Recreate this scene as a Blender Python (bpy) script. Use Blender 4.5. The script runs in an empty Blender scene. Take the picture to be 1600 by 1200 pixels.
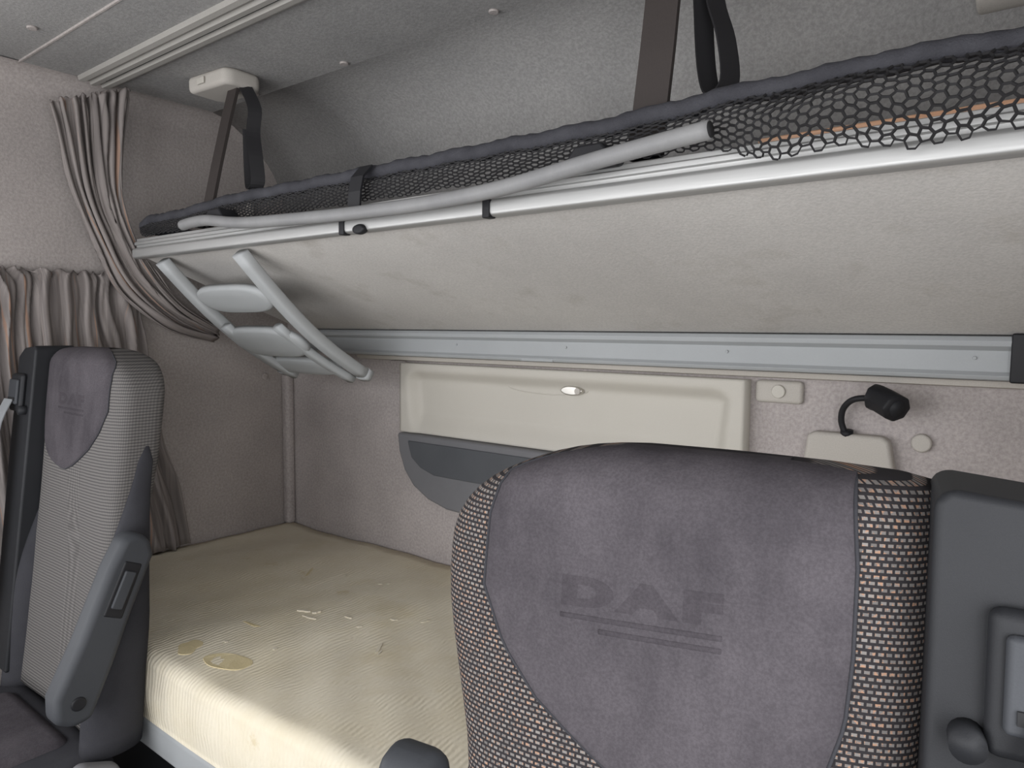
import bpy, math, random
from mathutils import Vector, Matrix
random.seed(4)
COL=bpy.context.scene.collection
# ------------------------------------------------------------------ helpers
def lin(c):
    return tuple(((x/255)/12.92 if x/255<=0.04045 else ((x/255+0.055)/1.055)**2.4) for x in c)+(1,)
def link(o,parent=None):
    COL.objects.link(o)
    if parent: o.parent=parent
    return o
def mesh(name,verts,faces,mat=None,parent=None,smooth=False,bevel=0,seg=2,uvs=None):
    me=bpy.data.meshes.new(name); me.from_pydata([tuple(v) for v in verts],[],faces); me.update()
    if uvs:
        uvl=me.uv_layers.new(name='UVMap')
        for l in me.loops: uvl.data[l.index].uv=uvs[l.vertex_index]
    o=bpy.data.objects.new(name,me)
    if mat: me.materials.append(mat)
    if smooth:
        for p in me.polygons: p.use_smooth=True
    link(o,parent)
    if bevel:
        b=o.modifiers.new('bevel','BEVEL'); b.width=bevel; b.segments=seg; b.limit_method='ANGLE'; b.angle_limit=math.radians(35)
        for p in me.polygons: p.use_smooth=True
        w=o.modifiers.new('wn','WEIGHTED_NORMAL')
    return o
def box(name,x0,x1,y0,y1,z0,z1,mat,parent=None,bevel=0,seg=2):
    v=[(x0,y0,z0),(x1,y0,z0),(x1,y1,z0),(x0,y1,z0),(x0,y0,z1),(x1,y0,z1),(x1,y1,z1),(x0,y1,z1)]
    f=[(0,3,2,1),(4,5,6,7),(0,1,5,4),(1,2,6,5),(2,3,7,6),(3,0,4,7)]
    return mesh(name,v,f,mat,parent,False,bevel,seg)
def prism(name,pts,axis,a0,a1,mat,parent=None,bevel=0,seg=2):
    """extrude polygon pts along axis ('x': pts=(y,z); 'y': pts=(x,z); 'z': pts=(x,y))"""
    n=len(pts); v=[]
    for a in (a0,a1):
        for p,q in pts:
            v.append({'x':(a,p,q),'y':(p,a,q),'z':(p,q,a)}[axis])
    f=[tuple(range(n)),tuple(range(2*n-1,n-1,-1))]
    for i in range(n):
        j=(i+1)%n; f.append((i,i+n,j+n,j))
    o=mesh(name,v,f,mat,parent,False,bevel,seg)
    import bmesh
    bm=bmesh.new(); bm.from_mesh(o.data); bmesh.ops.recalc_face_normals(bm,faces=bm.faces); bm.to_mesh(o.data); bm.free()
    return o
def smoothpath(pts,k=8):
    P=[Vector(p) for p in pts]; out=[]
    for i in range(len(P)-1):
        p0=P[max(i-1,0)];p1=P[i];p2=P[i+1];p3=P[min(i+2,len(P)-1)]
        for j in range(k):
            t=j/k
            out.append(0.5*((2*p1)+(p2-p0)*t+(2*p0-5*p1+4*p2-p3)*t*t+(3*p1-p0-3*p2+p3)*t**3))
    out.append(P[-1]); return out
def tube(name,pts,r,mat,parent=None,n=16,rb=None,wob=0,up=Vector((0,0,1)),sq=1.0):
    """swept ellipse, r = radius in side direction, rb = radius in the other, sq<1 = squarer"""
    rb=rb or r; V=[];Fc=[]
    P=[Vector(p) for p in pts]
    for i,p in enumerate(P):
        t=(P[min(i+1,len(P)-1)]-P[max(i-1,0)]).normalized()
        s=t.cross(up)
        if s.length<1e-4: s=Vector((1,0,0))
        s.normalize(); b=s.cross(t).normalized()
        k=1+wob*math.sin(i*1.7)+wob*random.uniform(-.5,.5)
        for j in range(n):
            a=2*math.pi*j/n; ca,sa=math.cos(a),math.sin(a)
            V.append(p+s*math.copysign(abs(ca)**sq,ca)*r*k+b*math.copysign(abs(sa)**sq,sa)*rb*k)
    for i in range(len(P)-1):
        for j in range(n):
            Fc.append((i*n+j,i*n+(j+1)%n,(i+1)*n+(j+1)%n,(i+1)*n+j))
    Fc.append(tuple(range(n-1,-1,-1))); m=(len(P)-1)*n; Fc.append(tuple(m+j for j in range(n)))
    return mesh(name,V,Fc,mat,parent,True)
def ribbon(name,pts,w,wdir,th,mat,parent=None,bevel=0):
    P=[Vector(p) for p in pts]; W=Vector(wdir).normalized(); V=[];Fc=[]
    for i,p in enumerate(P):
        t=(P[min(i+1,len(P)-1)]-P[max(i-1,0)]).normalized(); nn=t.cross(W).normalized()
        for a,b in ((-1,-1),(1,-1),(1,1),(-1,1)): V.append(p+W*a*w/2+nn*b*th/2)
    for i in range(len(P)-1):
        for j in range(4): Fc.append((i*4+j,i*4+(j+1)%4,(i+1)*4+(j+1)%4,(i+1)*4+j))
    m=(len(P)-1)*4; Fc+=[(3,2,1,0),(m,m+1,m+2,m+3)]
    return mesh(name,V,Fc,mat,parent,False,bevel,3)
def empty(name,loc,label,cat,group=None):
    o=bpy.data.objects.new(name,None); o.location=loc; o.empty_display_size=.05; link(o)
    o['label']=label;o['category']=cat
    if group:o['group']=group
    return o
def top(o,label,cat,group=None):
    o['label']=label;o['category']=cat
    if group:o['group']=group
    return o
def adopt(parent,*kids):
    bpy.context.view_layer.update()
    for k in kids:
        k.parent=parent; k.matrix_parent_inverse=Matrix.Translation(parent.location).inverted()
def struct(o): o['kind']='structure'; return o
def disc(name,c,r,d,axis,mat,parent=None,n=24,rz=None):
    pts=[(c[0]+r*math.cos(2*math.pi*i/n),c[1]+(rz or r)*math.sin(2*math.pi*i/n)) for i in range(n)]
    return prism(name,pts,axis,d[0],d[1],mat,parent,bevel=min(r,abs(d[1]-d[0]))*.3)
def sm(t): t=max(0,min(1,t)); return t*t*(3-2*t)

# ------------------------------------------------------------------ materials
def newmat(name,rgb,rough=.7,metal=0,spec=.5):
    m=bpy.data.materials.new(name); m.use_nodes=True; nt=m.node_tree; b=nt.nodes['Principled BSDF']
    b.inputs['Base Color'].default_value=lin(rgb); b.inputs['Roughness'].default_value=rough; b.inputs['Metallic'].default_value=metal
    b.inputs['Specular IOR Level'].default_value=spec
    return m,nt,b
def coords(nt,kind='Object',scale=(1,1,1)):
    tc=nt.nodes.new('ShaderNodeTexCoord'); mp=nt.nodes.new('ShaderNodeMapping'); mp.inputs['Scale'].default_value=scale
    nt.links.new(tc.outputs[kind],mp.inputs['Vector']); return mp.outputs['Vector']
def noise(nt,vec,scale,detail=4,rough=.6):
    n=nt.nodes.new('ShaderNodeTexNoise'); n.inputs['Scale'].default_value=scale; n.inputs['Detail'].default_value=detail; n.inputs['Roughness'].default_value=rough
    nt.links.new(vec,n.inputs['Vector']); return n.outputs['Fac']
def ramp(nt,fac,stops):
    r=nt.nodes.new('ShaderNodeValToRGB'); nt.links.new(fac,r.inputs['Fac'])
    e=r.color_ramp.elements
    while len(e)<len(stops): e.new(.5)
    for i,(p,c) in enumerate(stops): e[i].position=p; e[i].color=c
    return r.outputs['Color']
def mix(nt,fac,a,b,mode='MIX'):
    m=nt.nodes.new('ShaderNodeMix'); m.data_type='RGBA'; m.blend_type=mode
    for s,v in ((m.inputs[0],fac),(m.inputs[6],a),(m.inputs[7],b)):
        if hasattr(v,'is_linked') or hasattr(v,'links'): nt.links.new(v,s)
        else: s.default_value=v
    return m.outputs[2]
def bump(nt,b,h,strength=.3,dist=.002):
    n=nt.nodes.new('ShaderNodeBump'); n.inputs['Strength'].default_value=strength; n.inputs['Distance'].default_value=dist
    nt.links.new(h,n.inputs['Height']); nt.links.new(n.outputs['Normal'],b.inputs['Normal'])
def mottled(name,c1,c2,big=3,fine=300,rough=.9,bs=.4,dist=.001,finemix=.25,kind='Object',spec=.25):
    m,nt,b=newmat(name,c1,rough,0,spec); v=coords(nt,kind)
    n1=noise(nt,v,big,5,.6); n2=noise(nt,v,fine,2,.7)
    c=ramp(nt,n1,[(.3,lin(c1)),(.7,lin(c2))])
    f=ramp(nt,n2,[(.35,(.62,.62,.62,1)),(.65,(1.0,1.0,1.0,1))])
    cc=mix(nt,finemix,c,f,'MULTIPLY'); nt.links.new(cc,b.inputs['Base Color']); bump(nt,b,n2,bs,dist); return m
M_ceil=mottled('ceiling_felt',(148,147,146),(164,162,160),2.5,150,.95,finemix=.6,bs=.5,dist=.0015)
M_wall=mottled('wall_felt',(163,156,153),(181,173,169),3.5,150,.95,finemix=.55,bs=.5,dist=.0015)
M_wallb=mottled('wall_felt_back',(169,162,160),(188,180,178),5,150,.95,finemix=.6,bs=.5,dist=.0015)
M_track=mottled('curtain_track_grey',(150,147,142),(160,157,152),3,500,.6,bs=.1)
M_trim=mottled('beige_trim',(178,173,166),(187,182,175),3,500,.65,bs=.1)
M_panel,nt,b=newmat('bunk_board_felt',(190,188,184),.95,0,.15); v=coords(nt)
n1=noise(nt,v,2.2,6,.6); n2=noise(nt,v,220,2,.7); n3=noise(nt,v,9,5,.6)
c=ramp(nt,n1,[(.3,lin((182,179,176))),(.7,lin((201,198,194)))])
c=mix(nt,ramp(nt,n3,[(.56,(0,0,0,1)),(.70,(.6,.6,.6,1))]),c,lin((170,165,159)))
c=mix(nt,.35,c,ramp(nt,n2,[(.35,(.62,.62,.62,1)),(.65,(1,1,1,1))]),'MULTIPLY'); nt.links.new(c,b.inputs['Base Color']); bump(nt,b,n2,.4,.001)
M_cream=mottled('cream_plastic',(186,182,173),(192,188,180),2,600,.6,bs=.12,dist=.0006,finemix=.1)
M_alu,nt,b=newmat('brushed_aluminium',(172,172,171),.5,.6); v=coords(nt,'Object',(2,80,80)); n=noise(nt,v,6); nt.links.new(ramp(nt,n,[(.3,(.42,.42,.42,1)),(.7,(.58,.58,.58,1))]),b.inputs['Roughness'])
M_grey=mottled('grey_painted_metal',(154,157,159),(162,165,167),3,500,.5,bs=.05,finemix=.08)
M_tube=mottled('silver_grey_tube',(122,122,123),(136,136,136),12,300,.5,bs=.1,finemix=.1)
M_ladder=mottled('light_grey_plastic',(158,161,162),(168,170,171),3,500,.55,bs=.08,finemix=.08)
M_black=mottled('black_plastic',(28,28,31),(36,36,39),3,900,.5,bs=.3,dist=.0004,finemix=.3)
M_housing=mottled('charcoal_plastic',(33,34,37),(41,42,45),3,1200,.55,bs=.35,dist=.0004,finemix=.3)
M_slate=mottled('slate_plastic',(56,58,62),(66,68,72),3,900,.55,bs=.2,dist=.0004,finemix=.2)
M_pocket=mottled('grey_pocket_plastic',(106,106,109),(116,116,119),3,900,.55,bs=.2,dist=.0004,finemix=.2)
M_inset=mottled('grey_pocket_inset',(76,78,82),(86,88,92),3,900,.55,bs=.2,dist=.0004,finemix=.2)
M_webbing,nt,b=newmat('dark_webbing',(54,48,46),.7); v=coords(nt,'Object',(400,400,60)); n=noise(nt,v,1); bump(nt,b,n,.4,.001)
M_blackweb,nt,b=newmat('black_webbing',(26,25,28),.75)
def suede(name,lo,hi):
    m,nt,b=newmat(name,lo,.95,0,.08); v=coords(nt)
    n1=noise(nt,v,7,6,.65); n2=noise(nt,v,420,2,.7); v2=coords(nt,'Object',(1,1,.35)); n3=noise(nt,v2,16,4,.7)
    c=ramp(nt,n1,[(.34,lin(lo)),(.66,lin(hi))]); c=mix(nt,.3,c,ramp(nt,n3,[(.4,lin(lo)),(.6,lin(hi))]))
    c=mix(nt,.5,c,ramp(nt,n2,[(.35,(.6,.6,.6,1)),(.65,(1.05,1.05,1.05,1))]),'MULTIPLY'); nt.links.new(c,b.inputs['Base Color']); bump(nt,b,n2,.35,.0006)
    return m
M_suede=suede('charcoal_suede',(60,57,61),(84,80,84))
M_emb=suede('embossed_suede',(56,53,57),(76,72,76))
M_suede2=mottled('dark_suede_side',(54,54,58),(65,65,69),7,700,.95,bs=.3,dist=.0005,finemix=.35,spec=.1)
M_net,nt,b=newmat('black_netting',(28,27,29),.85)
M_roll=mottled('grey_padded_fabric',(52,52,57),(68,68,73),20,400,.8,bs=.5,dist=.002,finemix=.35)
M_slat,nt,b=newmat('beech_slats',(190,134,92),.5); v=coords(nt,'Object',(3,60,60)); n=noise(nt,v,4); nt.links.new(ramp(nt,n,[(.3,lin((196,146,112))),(.7,lin((222,180,150)))]),b.inputs['Base Color'])
M_belt,nt,b=newmat('grey_belt_webbing',(136,139,142),.7)
M_floor=mottled('dark_floor_mat',(48,48,50),(60,60,62),6,300,.8)
M_chrome,nt,b=newmat('satin_chrome',(200,197,191),.3,.9)
M_dark,nt,b=newmat('dark_gap',(22,22,24),.8)
# foam mattress
M_foam,nt,b=newmat('cream_foam_cover',(226,212,170),.95,0,.1)
v=coords(nt,'Object'); n1=noise(nt,v,3.5,6,.65); n2=noise(nt,v,16,6,.7)
c=ramp(nt,n1,[(.3,lin((214,204,180))),(.55,lin((222,214,195))),(.75,lin((210,199,172)))])
st=ramp(nt,n2,[(.60,(0,0,0,1)),(.68,(1,1,1,1))])
c=mix(nt,ramp(nt,noise(nt,v,5,3),[(.50,(0,0,0,1)),(.62,(.45,.45,.45,1))]),c,mix(nt,st,c,lin((196,178,138))))
nt.links.new(c,b.inputs['Base Color'])
w=nt.nodes.new('ShaderNodeTexWave'); w.inputs['Scale'].default_value=30; w.inputs['Distortion'].default_value=9; w.inputs['Detail'].default_value=4; w.inputs['Detail Scale'].default_value=.5; w.bands_direction='X'; nt.links.new(v,w.inputs['Vector'])
bump(nt,b,w.outputs['Fac'],.42,.002)
M_foam2=mottled('exposed_yellow_foam',(203,188,148),(211,198,162),20,300,.95,bs=.6,finemix=.2)
M_torn=mottled('torn_cover_flakes',(218,211,194),(210,201,181),20,300,.95)
# seat weave
def weave(name,base,c1,c2,c3,bw,rh,bs=.5):
    m,nt,b=newmat(name,base,.95,0,.1); v=coords(nt,'UV')
    br=nt.nodes.new('ShaderNodeTexBrick'); br.offset=.5; br.inputs['Scale'].default_value=1
    br.inputs['Brick Width'].default_value=bw; br.inputs['Row Height'].default_value=rh; br.inputs['Mortar Size'].default_value=rh*.27; br.inputs['Mortar Smooth'].default_value=.3
    br.inputs['Color1'].default_value=lin(c1); br.inputs['Color2'].default_value=lin(c2); br.inputs['Mortar'].default_value=lin(base); br.inputs['Bias'].default_value=-.1
    nt.links.new(v,br.inputs['Vector'])
    n=noise(nt,v,300,2)
    warm=mix(nt,ramp(nt,n,[(.52,(0,0,0,1)),(.62,(1,1,1,1))]),br.outputs['Color'],lin(c3))
    c=mix(nt,br.outputs['Fac'],warm,lin(base))
    nt.links.new(c,b.inputs['Base Color'])
    inv=nt.nodes.new('ShaderNodeMath'); inv.operation='SUBTRACT'; inv.inputs[0].default_value=1; nt.links.new(br.outputs['Fac'],inv.inputs[1])
    bump(nt,b,inv.outputs[0],bs,.001); return m
M_weave=weave('woven_seat_fabric',(46,44,46),(124,120,117),(94,91,90),(154,122,102),.0062,.0042)
M_ribbed,nt,b=newmat('ribbed_grey_fabric',(128,126,124),.95,0,.1); v=coords(nt,'UV'); 
w=nt.nodes.new('ShaderNodeTexWave'); w.bands_direction='Y'; w.inputs['Scale'].default_value=52; w.inputs['Distortion'].default_value=.8; nt.links.new(v,w.inputs['Vector'])
w2=nt.nodes.new('ShaderNodeTexWave'); w2.bands_direction='X'; w2.inputs['Scale'].default_value=60; nt.links.new(v,w2.inputs['Vector'])
c=ramp(nt,w.outputs['Fac'],[(.2,lin((84,82,82))),(.6,lin((112,109,107)))]); c=mix(nt,.25,c,w2.outputs['Color'],'MULTIPLY')
nt.links.new(c,b.inputs['Base Color']); bump(nt,b,w.outputs['Fac'],.5,.001)
# curtains
M_curt,nt,b=newmat('striped_curtain',(130,120,114),.9,0,.2)
v=coords(nt,'UV',(1,0.02,1)); n=noise(nt,v,26,3,.7); n2=noise(nt,v,60,2,.6)
c=ramp(nt,n,[(.32,lin((106,101,99))),(.45,lin((138,131,128))),(.58,lin((114,108,106))),(.7,lin((146,139,135)))])
c=mix(nt,ramp(nt,n2,[(.61,(0,0,0,1)),(.66,(.8,.8,.8,1))]),c,lin((152,122,104)))
nt.links.new(c,b.inputs['Base Color'])

# ------------------------------------------------------------------ camera
Fpx=1100.0; yaw=math.radians(37.6); pitch=math.radians(4.35); roll=math.radians(0.5)
H=Vector((-math.sin(yaw),math.cos(yaw),0)); R=Vector((math.cos(yaw),math.sin(yaw),0)); Z=Vector((0,0,1))
Fw=H*math.cos(pitch)-Z*math.sin(pitch); U=H*math.sin(pitch)+Z*math.cos(pitch)
R2=R*math.cos(roll)+U*math.sin(roll); U2=U*math.cos(roll)-R*math.sin(roll)
cd=bpy.data.cameras.new('camera'); cam=bpy.data.objects.new('camera',cd); COL.objects.link(cam)
cd.sensor_width=36; cd.lens=Fpx/1600*36; cd.clip_start=.02
M=Matrix((R2,U2,-Fw)).transposed().to_4x4(); M.translation=Vector((0,0,1.45)); cam.matrix_world=M
bpy.context.scene.camera=cam

# ------------------------------------------------------------------ room shell
XL,XR,YB,YF,ZC=-2.02,.30,1.40,-1.0,2.07
struct(box('floor',XL-.04,XR+.04,YF-.04,YB+.04,-.04,0,M_floor))
struct(box('wall_back',XL-.04,XR+.04,YB,YB+.04,0,ZC,M_wallb))
def wall_with_hole(name,axis,c0,c1,a0,a1,h0,h1,mat):
    if axis=='x':
        f=lambda a,c,z:(c,a,z)
    else: f=lambda a,c,z:(a,c,z)
    O=[(a0,0),(a1,0),(a1,ZC),(a0,ZC)]; I=[(h0[0],h0[1]),(h1[0],h0[1]),(h1[0],h1[1]),(h0[0],h1[1])]
    V=[f(a,c,z) for c in (c0,c1) for a,z in O+I]; Fc=[]
    for k in (0,8):
        for i in range(4):
            j=(i+1)%4; Fc.append((k+i,k+j,k+4+j,k+4+i))
    for i in range(4):
        j=(i+1)%4; Fc.append((i,j,8+j,8+i)); Fc.append((4+i,4+j,12+j,12+i))
    o=struct(mesh(name,V,Fc,mat))
    import bmesh
    bm=bmesh.new(); bm.from_mesh(o.data); bmesh.ops.recalc_face_normals(bm,faces=bm.faces); bm.to_mesh(o.data); bm.free()
    return o
wall_with_hole('wall_left','x',XL-.04,XL,YF-.04,YB+.04,(-.75,.90),(.45,1.66),M_wall)
wall_with_hole('wall_right','x',XR,XR+.04,YF-.04,YB+.04,(-.75,.85),(.45,1.70),M_wall)
wall_with_hole('wall_front','y',YF-.04,YF,XL-.04,XR+.04,(XL+.10,.75),(XR-.10,1.90),M_wall)
prof=[(YF-.04,2.12),(YF-.04,2.073),(.640,2.073),(.644,2.070)]
nco=14
prof+=[(1.12,2.07)]
for i in range(1,nco+1):
    a=math.pi/2*i/nco; prof.append((1.12+.28*math.sin(a),1.79+.28*math.cos(a)))
prof+=[(1.44,1.79),(1.44,2.12)]
cl=struct(prism('ceiling',prof,'x',XL-.04,XR+.04,M_ceil))
for p in cl.data.polygons: p.use_smooth=(1.10<p.center.y<1.40 and abs(p.normal.x)<.5 and p.center.z<2.0701)
struct(box('trim_2',-2.021,-1.985,1.37,1.401,.80,1.40,M_wallb,bevel=.012,seg=4))
struct(prism('trim_3',[(1.401,1.362),(1.36,1.366),(1.355,1.376),(1.401,1.378)],'x',-1.62,.28,M_trim))
struct(box('trim_4',-2.0,.25,.640,.644,2.0685,2.0735,M_wall))
pr=[(XL,2.0705),(XL,2.01)]
for i in range(1,9):
    a=math.pi/2*i/8; pr.append((XL+.06-.06*math.cos(a),2.01+.06*math.sin(a)))
sc=struct(prism('trim_1',pr,'y',YF,YB,M_wall))

# curtain track in the ceiling
tr=empty('curtain_track',(-1,.80,2.05),'dull grey-beige grooved curtain track fixed across the ceiling','curtain track')
pf=[(.762,2.072),(.765,2.060),(.777,2.058),(.780,2.064),(.789,2.064),(.792,2.056),(.804,2.056),(.807,2.064),(.816,2.064),(.819,2.055),(.832,2.055),(.836,2.062),(.845,2.062),(.849,2.072)]
t1=prism('track_profile',pf,'x',-1.955,.28,M_track); t2=box('track_slot',-1.92,.28,.8085,.8145,2.0625,2.065,M_dark)
adopt(tr,t1,t2)
for i,(x,y) in enumerate([(-1.727,.59),(-1.714,1.10),(-1.35,1.10),(-.9,1.10)]):
    zz=2.0735 if y<.64 else 2.0705
    top(disc('screw_cap',(x,y),.010,(zz-.005,zz),'z',M_wall),'small round beige plastic screw cap on the ceiling lining','screw cap','ceiling screw caps')

# ------------------------------------------------------------------ curtains
def curtain(name,rows,ncol,folds,amp,mat,label,sub=6,uw=1.0,ph=0):
    A=smoothpath([r[0] for r in rows],sub); B=smoothpath([r[1] for r in rows],sub)
    V=[];UV=[];Fc=[];nr=len(A)
    for i in range(nr):
        a=A[i];b=B[i]; v=i/(nr-1)
        for j in range(ncol+1):
            u=j/ncol; p=a.lerp(b,u)
            uu=u+.010*math.sin(v*9+u*14)+.006*math.sin(v*21+u*31)
            ff=folds*uu*2*math.pi+ph+1.1*math.sin(uu*folds*1.3+ph)
            d=amp*(math.sin(ff)+.5*math.sin(ff*2.3+v*2.5)+.35*math.sin(ff*.45+v*4)+.22*math.sin(v*34+ff*.7)*math.sin(ff*.9))
            p=p+Vector((d,.35*d*math.cos(ff*1.1+v*3),.005*math.sin(ff*1.7)))
            V.append(p); UV.append((u*uw,v))
    for i in range(nr-1):
        for j in range(ncol):
            k=i*(ncol+1)+j; Fc.append((k,k+1,k+ncol+2,k+ncol+1))
    o=mesh(name,V,Fc,mat,None,True,uvs=UV)
    s=o.modifiers.new('th','SOLIDIFY'); s.thickness=.002
    return top(o,label,'curtain')
curtain('curtain',[((-1.994,.15,1.588),(-1.994,.905,1.590)),((-1.990,.15,1.56),(-1.990,.91,1.56)),((-1.987,.15,1.45),(-1.987,.915,1.45)),((-1.984,.15,1.3),(-1.984,.93,1.3)),((-1.984,.15,1.15),(-1.984,.96,1.15)),((-1.984,.15,1.0),(-1.984,1.0,1.0)),((-1.984,.15,.815),(-1.984,1.03,.815))],
        320,16,.0100,M_curt,'pleated grey-brown striped curtain drawn over the side window',uw=1.6)
tc_=curtain('curtain',[((-1.930,.690,1.985),(-1.88,.855,2.050)),((-1.925,.700,1.94),(-1.875,.845,1.98)),((-1.905,.722,1.79),(-1.87,.826,1.80)),((-1.90,.765,1.665),(-1.875,.852,1.69)),((-1.91,.830,1.54),(-1.885,.908,1.60)),((-1.925,.955,1.447),(-1.905,.99,1.517)),((-1.965,1.105,1.412),(-1.945,1.115,1.448))],
        160,8,.0115,M_curt,'gathered striped curtain swept back and tied beside the bunk',uw=.7,ph=1)
wr=box('curtain_rail',-2.0205,-2.012,.12,.86,1.572,1.582,M_black,bevel=.003); top(wr,'slim black curtain rail above the side window','curtain rail')
top(disc('wall_button',(-1.655,1.335),.012,(1.39,1.402),'y',M_trim),'small round beige button on the padded rear wall','wall button','wall buttons')
top(disc('wall_button',(1.31,1.295),.011,(-2.022,-2.011),'x',M_wall),'small round beige button on the padded side wall','wall button','wall buttons')
top(disc('wall_button',(-.175,1.261),.016,(1.388,1.402),'y',M_trim),'domed beige knob beside the reading lamp','wall button','wall buttons')
top(box('blanking_plate',-1.515,-1.455,1.392,1.403,1.325,1.362,M_wallb,bevel=.003),'small square beige blanking plate on the rear wall','wall plate')
top(prism('wall_bracket',[(1.30,1.985),(1.305,1.957),(1.335,1.947),(1.365,1.95),(1.355,1.975),(1.33,2.0),(1.31,2.005)],'x',-.125,-.045,M_trim,bevel=.006),'moulded beige bracket on the curved lining above the bunk','bracket')

# ------------------------------------------------------------------ lower bunk
ma=empty('mattress',(-.9,1.0,.67),'cream foam mattress with stains and torn patches on lower bunk','mattress')
nx,ny=120,44; x0,x1,y0,y1,zt,zb=-2.005,.24,.634,1.39,.805,.668
V=[];Fc=[]
ER=.030
def msurf(u,v):
    x=x0+(x1-x0)*u; y=y0+(y1-y0)*v
    z=zt-.004*math.sin(x*5+y*3)-.003*math.sin(x*11-y*7)-.0018*math.sin(x*37+y*19)*math.sin(y*29)
    e=min(v*(y1-y0),ER); z-=.024*(1-math.sqrt(max(0,1-(1-e/ER)**2)))
    return (x,y+.004*math.sin(x*6)*(1-v),z)
for j in range(ny+1):
    vv=(j/ny)**2.0
    for i in range(nx+1): V.append(msurf(i/nx,vv))
W=nx+1
for j in range(ny):
    for i in range(nx): k=j*W+i; Fc.append((k,k+1,k+W+1,k+W))
ring=[(i) for i in range(W)]+[(j*W+nx) for j in range(1,ny+1)]+[ny*W+i for i in range(nx-1,-1,-1)]+[j*W for j in range(ny-1,0,-1)]
levels=8
prev=ring
for l in range(1,levels+1):
    cur=[]
    for k in ring:
        x,y,z=V[k]; f=l/levels; bul=.005*math.sin(math.pi*f)
        yy=y-bul if k<W else y
        V.append((x,yy,z+(zb-z)*f)); cur.append(len(V)-1)
    n=len(ring)
    for a in range(n): Fc.append((prev[a],cur[a],cur[(a+1)%n],prev[(a+1)%n]))
    prev=cur
Fc.append(tuple(prev))
mo=mesh('foam_block',V,Fc,M_foam,None,True)
def blob(name,cx,cy,rx,ry,rot,mat,th=.0025,seed=0,jag=.15):
    rnd=random.Random(seed); n=28; V=[];ph=[rnd.uniform(0,6.28) for _ in range(4)]
    P=[]
    for i in range(n):
        a=2*math.pi*i/n; r=1+jag*(math.sin(2*a+ph[0])+.7*math.sin(3*a+ph[1])+.5*math.sin(5*a+ph[2]))
        dx,dy=rx*r*math.cos(a),ry*r*math.sin(a); P.append((cx+dx*math.cos(rot)-dy*math.sin(rot),cy+dx*math.sin(rot)+dy*math.cos(rot)))
    def zs(x,y): return msurf((x-x0)/(x1-x0),(y-y0)/(y1-y0))[2]
    for s,h in ((1,-.002),(.96,th)):
        for x,y in P:
            X,Y=cx+(x-cx)*s,cy+(y-cy)*s; V.append((X,Y,zs(X,Y)+h))
    f=[(i,(i+1)%n,n+(i+1)%n,n+i) for i in range(n)]+[tuple(range(n,2*n))]
    return mesh(name,V,f,mat,None,False)
pt=[blob('worn_patch',-1.245,.715,.052,.03,.3,M_foam2,.0012,seed=1,jag=.06),blob('worn_patch',-1.36,.70,.022,.03,.9,M_foam2,.0012,seed=2)]
fl=[blob('torn_flake',-1.33,.955,.012,.006,.4,M_torn,.003,seed=3,jag=.3),blob('torn_flake',-1.30,.965,.008,.005,1,M_torn,.003,seed=4,jag=.3),
    blob('torn_flake',-1.29,.94,.02,.003,.2,M_torn,.002,seed=5,jag=.3),blob('torn_flake',-1.36,.84,.030,.003,.1,M_foam2,.001,seed=6,jag=.25),blob('torn_flake',-1.55,1.13,.003,.035,.6,M_foam2,.001,seed=7,jag=.2),
    blob('torn_flake',-1.22,.99,.010,.003,.1,M_torn,.002,seed=9,jag=.3),blob('torn_flake',-1.05,.93,.004,.02,.5,M_torn,.0015,seed=10,jag=.2)]
rnd=random.Random(8)
for i in range(9):
    fl.append(blob('torn_flake',rnd.uniform(-1.5,-.75),rnd.uniform(.75,1.2),rnd.uniform(.004,.010),rnd.uniform(.002,.004),rnd.uniform(0,3),M_torn,.0014,seed=20+i,jag=.25))
adopt(ma,mo,*pt,*fl)
bb=empty('bunk_base',(-.9,1.0,0),'grey lower bunk base with metal edge rail','bunk base')
k1=box('base_cabinet',-2.005,.25,.70,1.39,.0,.64,M_slate,bevel=.01)
k2=prism('edge_rail',[(.632,.668),(.628,.660),(.628,.615),(.634,.605),(.70,.605),(.70,.640),(1.385,.640),(1.385,.667)],'x',-2.0,.25,M_grey,bevel=.003)
k3=box('drawer_front',-1.30,-.55,.685,.70,.12,.56,M_slate,bevel=.008); k4=box('drawer_handle',-1.02,-.83,.672,.685,.44,.47,M_black,bevel=.005)
adopt(bb,k1,k2,k3,k4)

# ------------------------------------------------------------------ rear-wall locker
lk=empty('wall_locker',(-.96,1.40,1.17),'cream moulded wall locker with dark storage pocket underneath','locker')
lx0,lx1,lz0,lz1=-1.447,-.476,1.165,1.357
nx2,nz2=120,40; V=[];Fc=[]
for j in range(nz2+1):
    for i in range(nx2+1):
        u=i/nx2;v=j/nz2; x=lx0+(lx1-lx0)*u; z=lz0+(lz1-lz0)*v
        rx0,rx1,rz0,rz1=lx0+.018,lx1-.018,lz0-.2,lz1-.014
        qx=max(rx0+.05-x,x-(rx1-.05),0); qz=max(z-(rz1-.05),0)
        dl=.05-math.hypot(qx,qz) if (qx>0 or qz>0) else .05
        dl=min(dl,(x-rx0)-.02*(1-v),(rx1-x)-.02*(1-v))
        dep=sm(dl/.035)
        y=1.364+.028*dep-.020*sm((.06-(z-lz0))/.06)*dep
        V.append((x,y,z))
Wn=nx2+1
for j in range(nz2):
    for i in range(nx2): k=j*Wn+i; Fc.append((k,k+1,k+Wn+1,k+Wn))
ring=[i for i in range(Wn)]+[j*Wn+nx2 for j in range(1,nz2+1)]+[nz2*Wn+i for i in range(nx2-1,-1,-1)]+[j*Wn for j in range(nz2-1,0,-1)]
bs=len(V)
for k in ring: V.append((V[k][0],1.4015,V[k][2]))
n=len(ring)
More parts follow.
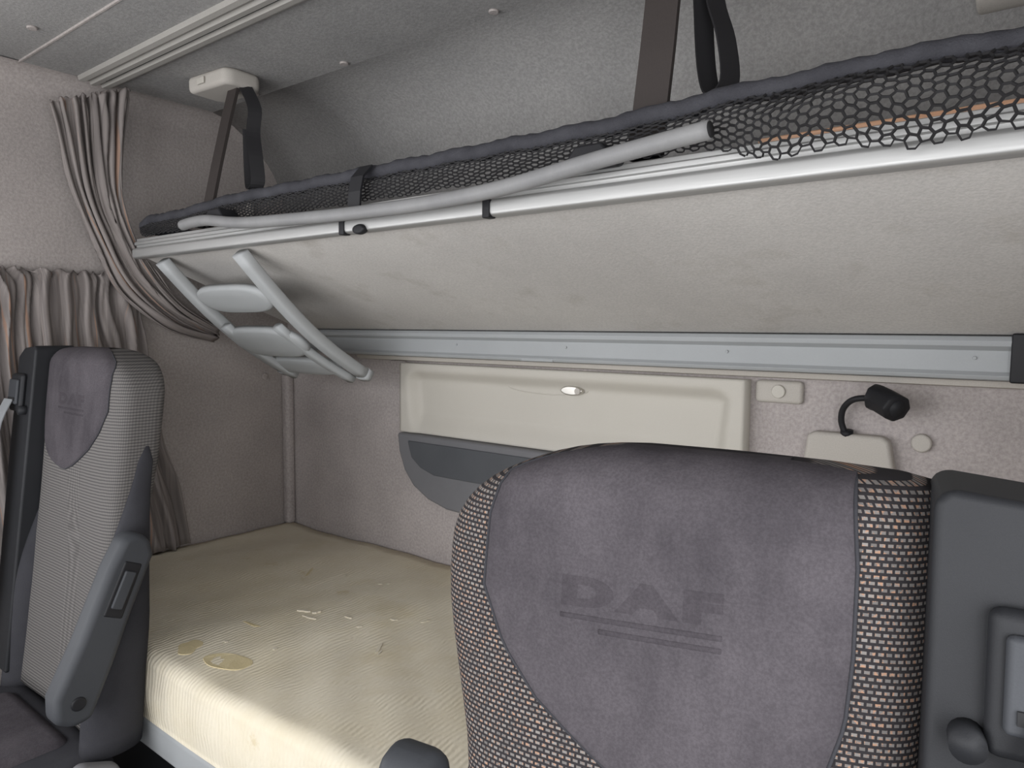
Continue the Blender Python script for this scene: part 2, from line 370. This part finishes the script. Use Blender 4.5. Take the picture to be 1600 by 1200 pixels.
for a in range(n): Fc.append((ring[(a+1)%n],ring[a],bs+a,bs+(a+1)%n))
ld=mesh('locker_door',V,Fc,M_cream,None,True)
g=[]
for i in range(33):
    a=2*math.pi*i/32; g.append((-.967+.118*math.cos(a),1.3915,1.312+.015*math.sin(a)))
lg=tube('handle_surround',g,.0011,M_cream,None,6,up=Vector((0,1,0)))
lh=disc('locker_handle',(-.888,1.311),.030,(1.378,1.394),'y',M_chrome,rz=.0115)
lh2=disc('handle_keyhole',(-.869,1.311),.008,(1.374,1.380),'y',M_trim)
pk=[(-1.447,1.163),(-.476,1.163),(-.478,1.085),(-.50,1.03),(-.54,.995),(-.60,.975),(-1.16,.968),(-1.26,.972),(-1.33,.990),(-1.385,1.020),(-1.42,1.06),(-1.44,1.11)]
pb=prism('pocket_body',pk,'y',1.352,1.4015,M_pocket,bevel=.008,seg=3)
pk2=[(-1.40,1.145),(-.52,1.145),(-.525,1.09),(-.55,1.06),(-1.30,1.06),(-1.35,1.075),(-1.385,1.10)]
pb2=prism('pocket_inset',pk2,'y',1.347,1.354,M_inset,bevel=.003)
adopt(lk,ld,lg,lh,lh2,pb,pb2)

sp=empty('switch_plate',(-.42,1.4,1.336),'small beige rounded switch plate under the bunk rail','switch')
s1=box('plate',-.464,-.374,1.386,1.402,1.314,1.358,M_trim,bevel=.010,seg=3); s2=disc('switch_button',(-.418,1.337),.013,(1.381,1.388),'y',M_cream)
adopt(sp,s1,s2)
rl=empty('reading_lamp',(-.29,1.4,1.24),'black gooseneck reading lamp on a beige wall base','lamp')
r1=prism('lamp_base',[(-.37,1.17),(-.205,1.17),(-.222,1.262),(-.235,1.268),(-.345,1.268),(-.36,1.262)],'y',1.372,1.402,M_trim,bevel=.008,seg=3)
r2=tube('gooseneck',smoothpath([(-.293,1.382,1.262),(-.302,1.378,1.290),(-.297,1.370,1.316),(-.276,1.358,1.334),(-.238,1.350,1.338)],6),.0055,M_black)
r3=tube('lamp_head',smoothpath([(-.248,1.352,1.340),(-.236,1.346,1.338),(-.220,1.332,1.332),(-.203,1.316,1.325)],4),.0255,M_black,None,8,rb=.024)
r3.modifiers.new('b','BEVEL').width=.003
r4=tube('lamp_collar',[(-.293,1.384,1.262),(-.293,1.382,1.274)],.011,M_black,None,16,up=Vector((0,1,0)))
r5=tube('lamp_lens',[(-.204,1.317,1.3255),(-.2015,1.3145,1.3245)],.014,M_housing,None,20)
adopt(rl,r1,r2,r3,r4,r5)

# ------------------------------------------------------------------ upper bunk
ub=empty('upper_bunk',(-.85,1.0,1.5),'raised upper bunk with felt underside, aluminium rails and black net','bunk bed')
BX0,BX1=-1.85,.22
kids=[]
kids.append(prism('underside_board',[(.852,1.632),(1.325,1.450),(1.330,1.465),(.858,1.650)],'x',BX0,BX1,M_panel))
fr=[(.852,1.622),(.841,1.6225),(.8365,1.625),(.835,1.6285),(.835,1.6415),(.837,1.6455),(.842,1.6485),(.846,1.649),(.846,1.655),(.841,1.656),(.841,1.663),(.847,1.665),(.847,1.672),(.865,1.674),(.865,1.655),(.856,1.650),(.856,1.622)]
kids.append(prism('front_rail',fr,'x',BX0-.005,BX1,M_alu,bevel=.001))
for xx in (-1.035,-.695):
    kids.append(box('rail_clip',xx-.007,xx+.007,.832,.850,1.620,1.648,M_black,bevel=.002))
kids.append(disc('rail_plug',(-.985,1.626),.016,(.828,.842),'y',M_black,rz=.009))
rr=[(1.328,1.378),(1.322,1.380),(1.318,1.386),(1.326,1.392),(1.328,1.425),(1.316,1.432),(1.314,1.440),(1.320,1.447),(1.334,1.450),(1.352,1.445),(1.352,1.378)]
kids.append(prism('rear_rail',rr,'x',-1.80,-.052,M_grey,bevel=.001))
kids.append(box('rail_end_cap',-.053,-.020,1.312,1.352,1.376,1.452,M_black,bevel=.003))
for xx in (-1.2,-.87,-.5,-.10): kids.append(disc('rail_rivet',(xx,1.413),.003,(1.3245,1.3275),'y',M_grey,n=12))
kids.append(box('rail_bracket',-.99,-.90,1.318,1.329,1.379,1.386,M_grey,bevel=.002))
kids.append(box('side_profile',BX0-.006,BX0+.006,.852,.90,1.63,1.674,M_alu,bevel=.002))
for i,(yy,zz) in enumerate([(.889,1.674),(.945,1.678),(1.005,1.684),(1.065,1.688),(1.125,1.690)]):
    kids.append(box('bed_slat',-.30,BX1-.02,yy-.015,yy+.015,zz,zz+.011,M_slat,bevel=.003))
kids.append(prism('mattress_deck',[(.87,1.655),(1.30,1.50),(1.30,1.685),(.87,1.672)],'x',BX0+.01,BX1-.01,M_housing))
def netpos(u,s):
    x=-1.83+u*(2.03)
    k=sm((x+.40)/.18)
    zt_=1.712+.012*sm((x+1.7)/.3)+.010*sm((x+.55)/.3)
    zb_=1.677-.034*k-.008*sm((x+.20)/.2)-(.0015+.003*k)*math.sin(x*41)
    yt=.858; yb=.852-.038*k
    bulge=(.010+.028*k)*math.sin(math.pi*min(1,s*1.0))+.005*math.sin(x*31+s*3)*k
    return Vector((x,yt+(yb-yt)*s-bulge, zt_+(zb_-zt_)*s))
V=[];Fc=[];idx={}
def hv(x,y):
    key=(round(x,5),round(y,5))
    if key not in idx:
        jx=.0013*math.sin(x*911+y*503); jy=.0012*math.sin(x*701-y*887)
        idx[key]=len(V); V.append(netpos((x+jx)/2.03,(y+jy)/.075))
    return idx[key]
r=.0074; dx=r*1.5
ncx=int(2.03/dx); ncy=8
sy=.075/(ncy+.5)
for i in range(ncx):
    for j in range(ncy):
        cx=(i+.7)*dx; cy=(j+.5+(0.5 if i%2 else 0))*sy
        h=[]
        for a in range(6):
            an=math.pi/3*a; h.append(hv(cx+r*math.cos(an),cy+ sy/2*(0 if a in(0,3) else (1 if a in (1,2) else -1))))
        Fc.append(tuple(h))
net=mesh('safety_net',V,Fc,M_net,None,False)
wf=net.modifiers.new('wire','WIREFRAME'); wf.thickness=.0037; wf.use_even_offset=False
kids.append(net)
rp=[(BX0+.005,1.28,1.70),(BX0-.004,1.1,1.70),(BX0-.008,.95,1.70),(BX0-.006,.875,1.700),(BX0+.02,.858,1.706)]
for i in range(1,60):
    x=BX0+.02+(2.02)*i/59; p=netpos((x+1.83)/2.03,0); rp.append((x,p.y+.002,p.z+.004+.0015*math.sin(i*1.9)))
kids.append(tube('padded_net_edge',smoothpath(rp,4),.0125,M_roll,None,14,rb=.0125,wob=.06))
gp=[(-1.545,.806,1.676),(-1.50,.803,1.678),(-1.44,.80,1.677),(-1.39,.80,1.671),(-1.34,.80,1.664),(-1.27,.80,1.658),(-1.15,.80,1.653),(-1.0,.80,1.648),(-.85,.80,1.646),(-.75,.80,1.647),(-.66,.80,1.651),(-.60,.80,1.656),(-.55,.80,1.662),(-.49,.80,1.669),(-.42,.80,1.676),(-.33,.80,1.684)]
kids.append(tube('guard_rail',smoothpath(gp,6),.0115,M_tube,None,18))
kids.append(tube('guard_rail_end',[(-.3315,.80,1.6838),(-.3285,.80,1.6841)],.0095,M_dark,None,18))
for xx,zz in ((-1.42,1.675),(-.50,1.669)):
    kids.append(prism('guard_rail_clamp',[(xx-.035,zz+.008),(xx-.02,zz+.026),(xx+.02,zz+.026),(xx+.035,zz+.008),(xx+.03,zz+.0),(xx-.03,zz-.0)],'y',.806,.850,M_black,bevel=.004))
kids.append(ribbon('net_buckle_strap',[(-.975,.842,1.735),(-.98,.826,1.715),(-.985,.824,1.69),(-.99,.826,1.665)],.032,(1,0,0),.004,M_black))
adopt(ub,*kids)

def strap(x,label,w=.040):
    e=empty('support_strap',(x,.97,2.07),label,'strap','bunk support straps')
    a=[]
    pts=[(-.082,.93),(.065,.94),(.078,.965),(.075,1.03),(.05,1.045),(-.07,1.035),(-.088,1.01)]
    a.append(prism('ceiling_anchor',[(x-.05+p,q) for p,q in pts],'z',2.030,2.071,M_trim,bevel=.012,seg=3))
    a.append(box('anchor_button',x-.085,x-.055,.9285,.934,2.042,2.058,M_cream,bevel=.002))
    a.append(ribbon('main_strap',[(x-.01,.985,2.04),(x-.008,.96,1.95),(x-.002,.93,1.84),(x,.905,1.735),(x,.893,1.696)],w,(1,0,0),.008,M_webbing))
    a.append(ribbon('loose_strap',smoothpath([(x+.02,.995,2.035),(x+.05,1.0,1.98),(x+.055,.992,1.92),(x+.075,.985,1.86),(x+.082,.985,1.80),(x+.06,.985,1.785),(x+.045,.99,1.83),(x+.035,.995,1.93)],5),.032,(.5,.85,0),.003,M_blackweb))
    a.append(box('strap_buckle',x-.026,x+.026,.880,.906,1.687,1.702,M_black,bevel=.004))
    adopt(e,*a); return e
strap(-1.612,'dark brown strap from beige ceiling anchor holding the bunk end')
strap(-.462,'wide dark brown strap holding up the bunk near its middle',.052)
top(prism('coat_hook',[(1.255,1.86),(1.270,1.86),(1.272,1.80),(1.255,1.795),(1.248,1.81),(1.26,1.815)],'x',-2.023,-2.0,M_trim,bevel=.002),'small beige hook on the side wall above the bunk','hook')

# ------------------------------------------------------------------ folding ladder
fl_=empty('folding_ladder',(-1.58,.87,1.62),'light grey folding ladder hanging under the raised bunk','ladder')
def lpt(x,f,off=0):
    y=.862+(1.205-.862)*f; z=1.612+(1.335-1.612)*f-.026*math.sin(math.pi*f)
    return (x,y-off*.63,z-off*.77)
lk_=[]
for x in (-1.755,-1.412):
    lk_.append(tube('stile',[lpt(x,i/14) for i in range(15)],.021,M_ladder,None,20,rb=.014,sq=.55))
for x in (-1.70,-1.475):
    lk_.append(tube('folding_stile',[lpt(x+ (i/10)*(.01 if x<-1.6 else .03),.42+.58*i/10,.020) for i in range(11)],.018,M_ladder,None,20,rb=.010,sq=.5))
def tread(name,f,off,wx,ly,cx=-1.585):
    n=40;V=[]
    C=Vector(lpt(cx,f,off)); d=Vector((0,.343,-.277)).normalized(); nrm=Vector((0,-.277,-.343)).normalized()
    rows=[(-.006,.93),(-.009,1.0),(.003,1.0),(.008,.95),(.010,.86),(.011,.4)]
    for h,s in rows:
        for i in range(n):
            a=2*math.pi*i/n; ca,sa=math.cos(a),math.sin(a)
            X=wx*s*math.copysign(abs(ca)**.6,ca); Y=ly*s*math.copysign(abs(sa)**.85,sa)
            V.append(C+Vector((X,0,0))+d*Y+nrm*h)
    F_=[]
    for r_ in range(len(rows)-1):
        for i in range(n): F_.append((r_*n+i,r_*n+(i+1)%n,(r_+1)*n+(i+1)%n,(r_+1)*n+i))
    F_.append(tuple(range(n-1,-1,-1))); F_.append(tuple((len(rows)-1)*n+i for i in range(n)))
    return mesh(name,V,F_,M_ladder,None,True)
lk_.append(tread('tread',.26,.000,.150,.045))
lk_.append(tread('tread',.56,.020,.150,.054))
lk_.append(tread('tread',.86,.012,.146,.032))
for x in (-1.755,-1.412): lk_.append(tube('stile_foot',[lpt(x,.985),lpt(x,1.03)],.023,M_ladder,None,20,rb=.016,sq=.5))
adopt(fl_,*lk_)

# ------------------------------------------------------------------ seats
def seat(cx,T,yT,door,label,fabric,arm,yawdeg=0,narrow=0,skew=0,pscale=1.0):
    """T = top height, yT = y of front face at the top, door = +1/-1 side of the belt housing"""
    E=empty('truck_seat',(cx,yT,0),label,'seat','cab seats')
    K=[]
    sl=.12
    def ell(t): t=max(0,min(1,t)); return math.sqrt(max(0,1-(1-t)**2))
    def wbase(s):
        P=[(0,.193),(.12,.193),(.2,.190),(.3,.186),(.42,.19),(.6,.20),(.78,.21)]
        for a,b in zip(P,P[1:]):
            if s<=b[0]: return a[1]+(b[1]-a[1])*sm((s-a[0])/(b[0]-a[0]))
        return P[-1][1]
    def halfw(s,side):
        if side==door: return wbase(s)*ell((s+.001)/.010)
        t=max(0,min(1,(s+.001)/.10)); f=(1-(1-t)**2.25)**(1/2.1)
        return (wbase(s)-narrow*sm((s-.12)/.18)*(1-sm((s-.36)/.2)))*f
    N=4.2
    def thick(s): return .056-.014*sm((s-.2)/.3)
    def dd(s): return thick(s)*ell((s+.002)/.038)
    def ycen(s): return yT+thick(s)-sl*s
    def conc(s): return .014*sm((s-.25)/.2)-.004*(1-sm((s-.05)/.25))
    def front(x,s,off=0):
        side=1 if x>0 else -1; w=max(halfw(s,side),1e-4); k=min(.999,abs(x)/w)
        y=ycen(s)-dd(s)*(1-k**N)**(1/N)+conc(s)*(1-k*k)
        return Vector((cx+x,y-off,T-s))
    lv=[0,.002,.005,.009,.014,.02,.027,.035,.045,.056,.07,.085,.1,.12,.145,.17]+[.2+.03*i for i in range(19)]
    n=72; V=[];F_=[];UV=[]
    for s in lv:
        for j in range(n):
            a=2*math.pi*j/n; ca,sa=math.cos(a),math.sin(a)
            side=1 if ca>0 else -1; w=halfw(s,side)
            x=w*math.copysign(abs(ca)**(2/N),ca); k=abs(x)/max(w,1e-5)
            y=ycen(s)+dd(s)*math.copysign(abs(sa)**(2/N),sa)
            if sa<0: y+=conc(s)*(1-k*k)
            V.append((cx+x,y,T-s)); UV.append((x*1.0+ (y-ycen(s))*math.copysign(.9,x)*.9,-s))
    for i in range(len(lv)-1):
        for j in range(n): F_.append((i*n+j,i*n+(j+1)%n,(i+1)*n+(j+1)%n,(i+1)*n+j))
    F_.append(tuple(range(n-1,-1,-1))); m=(len(lv)-1)*n; F_.append(tuple(m+j for j in range(n)))
    K.append(mesh('backrest',V,F_,fabric,None,True,uvs=UV))
    PO=[(0.0,.142),(.06,.147),(.12,.147),(.165,.144),(.20,.134),(.225,.112),(.240,.080),(.250,.035)]
    PI=[(0.0,.112),(.010,.120),(.03,.131),(.06,.138),(.12,.139),(.165,.116),(.20,.083),(.225,.045),(.240,.018),(.250,-.010)]
    def pw(s,side):
        PP=PO if side==door else PI
        r_=PP[-1][1]
        for a,b in zip(PP,PP[1:]):
            if s<=b[0]: r_=a[1]+(b[1]-a[1])*((s-a[0])/(b[0]-a[0])); break
        return min(r_*pscale,halfw(s,side)*.95)
    sv=[.0005,.0015,.003,.005,.008,.012,.018,.025,.035,.05]+[.05+.01*i for i in range(1,21)]
    V=[];F_=[];nc=48
    for s in sv:
        L_,R_=-pw(s,-1),pw(s,1)
        for j in range(nc+1):
            u=j/nc; x=L_+(R_-L_)*u
            edge=min(1,min(x-L_,R_-x)/.006); eb=min(1,(.252-s)/.01)
            V.append(front(x,s,.0005+.0035*math.sqrt(max(0,min(edge,eb))))+Vector((0,0,.002*max(0,1-s/.02))))
    rowsb=[]
    for t in (1.0,.75,.5,.25):
        for j in range(nc+1):
            u=j/nc; x=-pw(.0005,-1)+(pw(.0005,1)+pw(.0005,-1))*u
            rowsb.append(Vector((cx+x,ycen(0)-dd(0)+t*.03,T+.0018-.003*t*t)))
    V=rowsb+V
    for i in range(len(sv)+4-1):
        for j in range(nc): k=i*(nc+1)+j; F_.append((k,k+1,k+nc+2,k+nc+1))
    K.append(mesh('headrest_patch',V,F_,M_suede,None,True)); K[-1].data.flip_normals()
    bp=[front(-pw(s,-1),s,.001) for s in sv]+[front(pw(s,1),s,.001) for s in reversed(sv)]
    K.append(tube('piping',bp,.0014,M_suede2,None,8,up=Vector((0,1,.1))))
    # embossed lettering: heavy block capitals with two bars beneath
    cu=bpy.data.curves.new('emboss','FONT'); cu.body='DAF'; cu.size=.04; cu.extrude=.0012; cu.offset=.0028; cu.space_character=1.30
    cu.align_x='CENTER'
    to=bpy.data.objects.new('tmp',cu); COL.objects.link(to); bpy.context.view_layer.update()
    me=bpy.data.meshes.new_from_object(to.evaluated_get(bpy.context.evaluated_depsgraph_get())); bpy.data.objects.remove(to)
    xs=[v.co.x for v in me.vertices]; ys=[v.co.y for v in me.vertices]; sx=.126/(max(xs)-min(xs)); sy_=.024/(max(ys)-min(ys)); mx=(max(xs)+min(xs))/2
    for v in me.vertices:
        x=(v.co.x-mx)*sx; s=.117-(v.co.y-min(ys))*sy_-skew*x
        p=front(x,s,.0034+v.co.z*.6); v.co=p
    me.materials.clear(); me.materials.append(M_emb)
    lo=bpy.data.objects.new('embossed_lettering',me); COL.objects.link(lo); K.append(lo)
    for sa,xa,xb in ((.125,-.063,.063),(.134,-.030,.063)):
        K.append(tube('embossed_line',[front(xa+(xb-xa)*i/20,sa-skew*(xa+(xb-xa)*i/20),.0034) for i in range(21)],.0026,M_emb,None,8,rb=.0012,up=Vector((0,1,0))))
    V=[];F_=[];n=40; sv2=[.03,.035,.045,.06,.09]+[.12+.035*i for i in range(18)]
    for i,s in enumerate(sv2):
        w=wbase(s)*.97*ell((s-.03+.003)/.06); d=.045*ell((s-.03+.004)/.03)
        w-=narrow*.8
        for j in range(n):
            a=2*math.pi*j/n; ca,sa=math.cos(a),math.sin(a)
            V.append((cx+w*math.copysign(abs(ca)**.5,ca),yT-sl*s+.060-.012*sm((s-.2)/.3)+d*math.copysign(abs(sa)**.5,sa)*.75,T-s))
    for i in range(len(sv2)-1):
        for j in range(n): F_.append((i*n+j,i*n+(j+1)%n,(i+1)*n+(j+1)%n,(i+1)*n+j))
    F_.append(tuple(range(n-1,-1,-1))); m=(len(sv2)-1)*n; F_.append(tuple(m+j for j in range(n)))
    K.append(mesh('backrest_shell',V,F_,M_suede2,None,True))
    for sd in (-1,1):
        V=[];F_=[];n=24; L=[.19+.03*i for i in range(20)]
        wd=0 if sd==door else -narrow
        for i,s in enumerate(L):
            g=sm((s-.19)/.36); rw=.004+.034*g; rd=.014+.042*g
            if i==0: rw,rd=.002,.004
            xc=cx+sd*(wbase(s)+wd-.002-.016*g+rw*.45); yc=ycen(s)+.010-.012*g
            for j in range(n):
                a=2*math.pi*j/n; V.append((xc+rw*math.cos(a),yc+rd*math.sin(a),T-s))
        for i in range(len(L)-1):
            for j in range(n): F_.append((i*n+j,i*n+(j+1)%n,(i+1)*n+(j+1)%n,(i+1)*n+j))
        F_.append(tuple(range(n-1,-1,-1))); m=(len(L)-1)*n; F_.append(tuple(m+j for j in range(n)))
        K.append(mesh('side_bolster',V,F_,M_suede2,None,True))
    d=door; hx0=.188; hx1=.285
    hp=[(cx+d*hx0,T-.006),(cx+d*(hx0+.008),T+.002),(cx+d*(hx1-.03),T-.004),(cx+d*hx1,T-.024),(cx+d*(hx1+.005),T-.25),(cx+d*(hx1-.01),T-.72),(cx+d*hx0,T-.72)]
    def shear(o):
        for v in o.data.vertices: v.co.y+=-sl*(T-v.co.z)
        o.data.update()
    h=prism('belt_housing',hp,'y',yT-.018,yT+.065,M_housing,bevel=.010,seg=3); shear(h); K.append(h)
    fx0,fx1=cx+d*(hx0+.030),cx+d*(hx1-.004)
    a0,a1=min(fx0,fx1),max(fx0,fx1)
    f1=box('belt_guide_frame',a0,a1,yT-.030,yT-.016,T-.147,T-.062,M_housing,bevel=.009,seg=3); shear(f1)
    f2=box('belt_guide',a0+.008,a1-.006,yT-.036,yT-.028,T-.130,T-.074,M_slate,bevel=.006,seg=3); shear(f2)
    f3=box('belt_slot',a0+.014,a1-.012,yT-.0375,yT-.035,T-.122,T-.114,M_dark); shear(f3)
    f4=tube('guide_knob',[(cx+d*(hx0+.022),yT-.012-sl*.14,T-.142),(cx+d*(hx0+.022),yT-.034-sl*.14,T-.142)],.010,M_housing,None,18,up=Vector((0,0,1)))
    K+=[f1,f2,f3,f4]
    bx=cx+d*.246
    K.append(ribbon('seat_belt',smoothpath([(bx+d*.012,yT-.038-sl*.12,T-.119),(bx+d*.008,yT-.060-sl*.2,T-.2),(bx+d*.008,yT-.105,T-.42),(bx+d*.015,yT-.15,T-.68),(bx+d*.02,yT-.19,T-.85)],4),.042,(1,.05,0),.002,M_belt))
    yc=yT-sl*.78
    K.append(box('seat_cushion',cx-.245,cx+.245,yc-.44,yc+.05,.50,.655,M_suede2,bevel=.05,seg=5))
    K.append(box('cushion_centre',cx-.16,cx+.16,yc-.43,yc-.0,.60,.668,M_suede,bevel=.03,seg=4))
    K.append(box('seat_base',cx-.22,cx+.22,yc-.36,yc+.04,.10,.50,M_black,bevel=.03,seg=3))
    K.append(box('seat_rail',cx-.24,cx+.24,yc-.40,yc+.06,.0,.10,M_housing,bevel=.01))
    K.append(prism('recliner_cover',[(yc-.15,.50),(yc+.03,.48),(yc+.06,.56),(yc+.03,.64),(yc-.03,.665),(yc-.13,.60)],'x',*( sorted((cx-door*.240,cx-door*.275)) ),M_pocket,bevel=.012,seg=3))
    ax_,az_=arm
    xi=cx-door*ax_
    def ap(t,o):
        ax=Vector((0,.135,.30)); nrm_=Vector((0,-.30,.135)).normalized()
        p=Vector((0,yT-.145,T-.645+az_))+ax*t+nrm_*o; return (p.y,p.z)
    out=[ap(-.02,.024),ap(-.03,-.010),ap(.02,-.037),ap(.3,-.037),ap(.6,-.033),ap(.92,-.032),ap(1.0,-.014),ap(1.02,.013),ap(.97,.034),ap(.8,.039),ap(.4,.037),ap(.1,.041)]
    x0_,x1_=sorted((xi,xi-door*.052))
    K.append(prism('armrest',out,'x',x0_,x1_,M_slate,bevel=.014,seg=4))
    fc=x0_ if door>0 else x1_
    sgn=-1 if door>0 else 1
    K.append(prism('armrest_recess',[ap(.55,-.017),ap(.86,-.015),ap(.86,.019),ap(.55,.019)],'x',*sorted((fc+sgn*.002,fc-sgn*.01)),M_black,bevel=.004))
    K.append(prism('armrest_button',[ap(.60,-.009),ap(.81,-.009),ap(.81,.012),ap(.60,.012)],'x',*sorted((fc+sgn*.006,fc-sgn*.01)),M_slate,bevel=.003))
    c0=ap(.10,.0)
    K.append(disc('armrest_pivot',(c0[0],c0[1]),.013,(min(fc+sgn*.003,fc-sgn*.01),max(fc+sgn*.003,fc-sgn*.01)),'x',M_black))
    adopt(E,*K)
    E.rotation_euler[2]=math.radians(yawdeg)
    return E
seat(-.243,1.353,.4894,1,'charcoal suede and woven cab seat beside black belt housing',M_weave,(.180,.056),9,.028,.055)
seat(-1.607,1.405,.612,-1,'grey ribbed fabric cab seat with raised armrest beside striped curtain',M_ribbed,(.232,.0),pscale=1.08)

# ------------------------------------------------------------------ lights: daylight through the windscreen and door glass
def area(name,loc,rot,sx,sy,e,col=(1,1,1)):
    l=bpy.data.lights.new(name,'AREA'); l.shape='RECTANGLE'; l.size=sx; l.size_y=sy; l.energy=e; l.color=col
    o=bpy.data.objects.new(name,l); o.location=loc; o.rotation_euler=rot; COL.objects.link(o); return o
area('windscreen_daylight',(-.87,-1.12,1.32),(math.radians(88),0,0),2.25,1.1,33,(.985,.988,1.0))
area('door_daylight',(.42,-.15,1.30),(0,math.radians(90),0),.8,1.2,13,(.985,.988,1.0))
area('door_daylight',(-2.14,-.15,1.30),(0,math.radians(-90),0),.8,1.2,13,(.985,.988,1.0))
w=bpy.data.worlds.new('world'); bpy.context.scene.world=w; w.use_nodes=True
bg=w.node_tree.nodes['Background']; bg.inputs[0].default_value=(.95,.97,1,1); bg.inputs[1].default_value=1.4
bpy.context.scene.view_settings.view_transform='Standard'
bpy.context.scene.view_settings.exposure=0.0
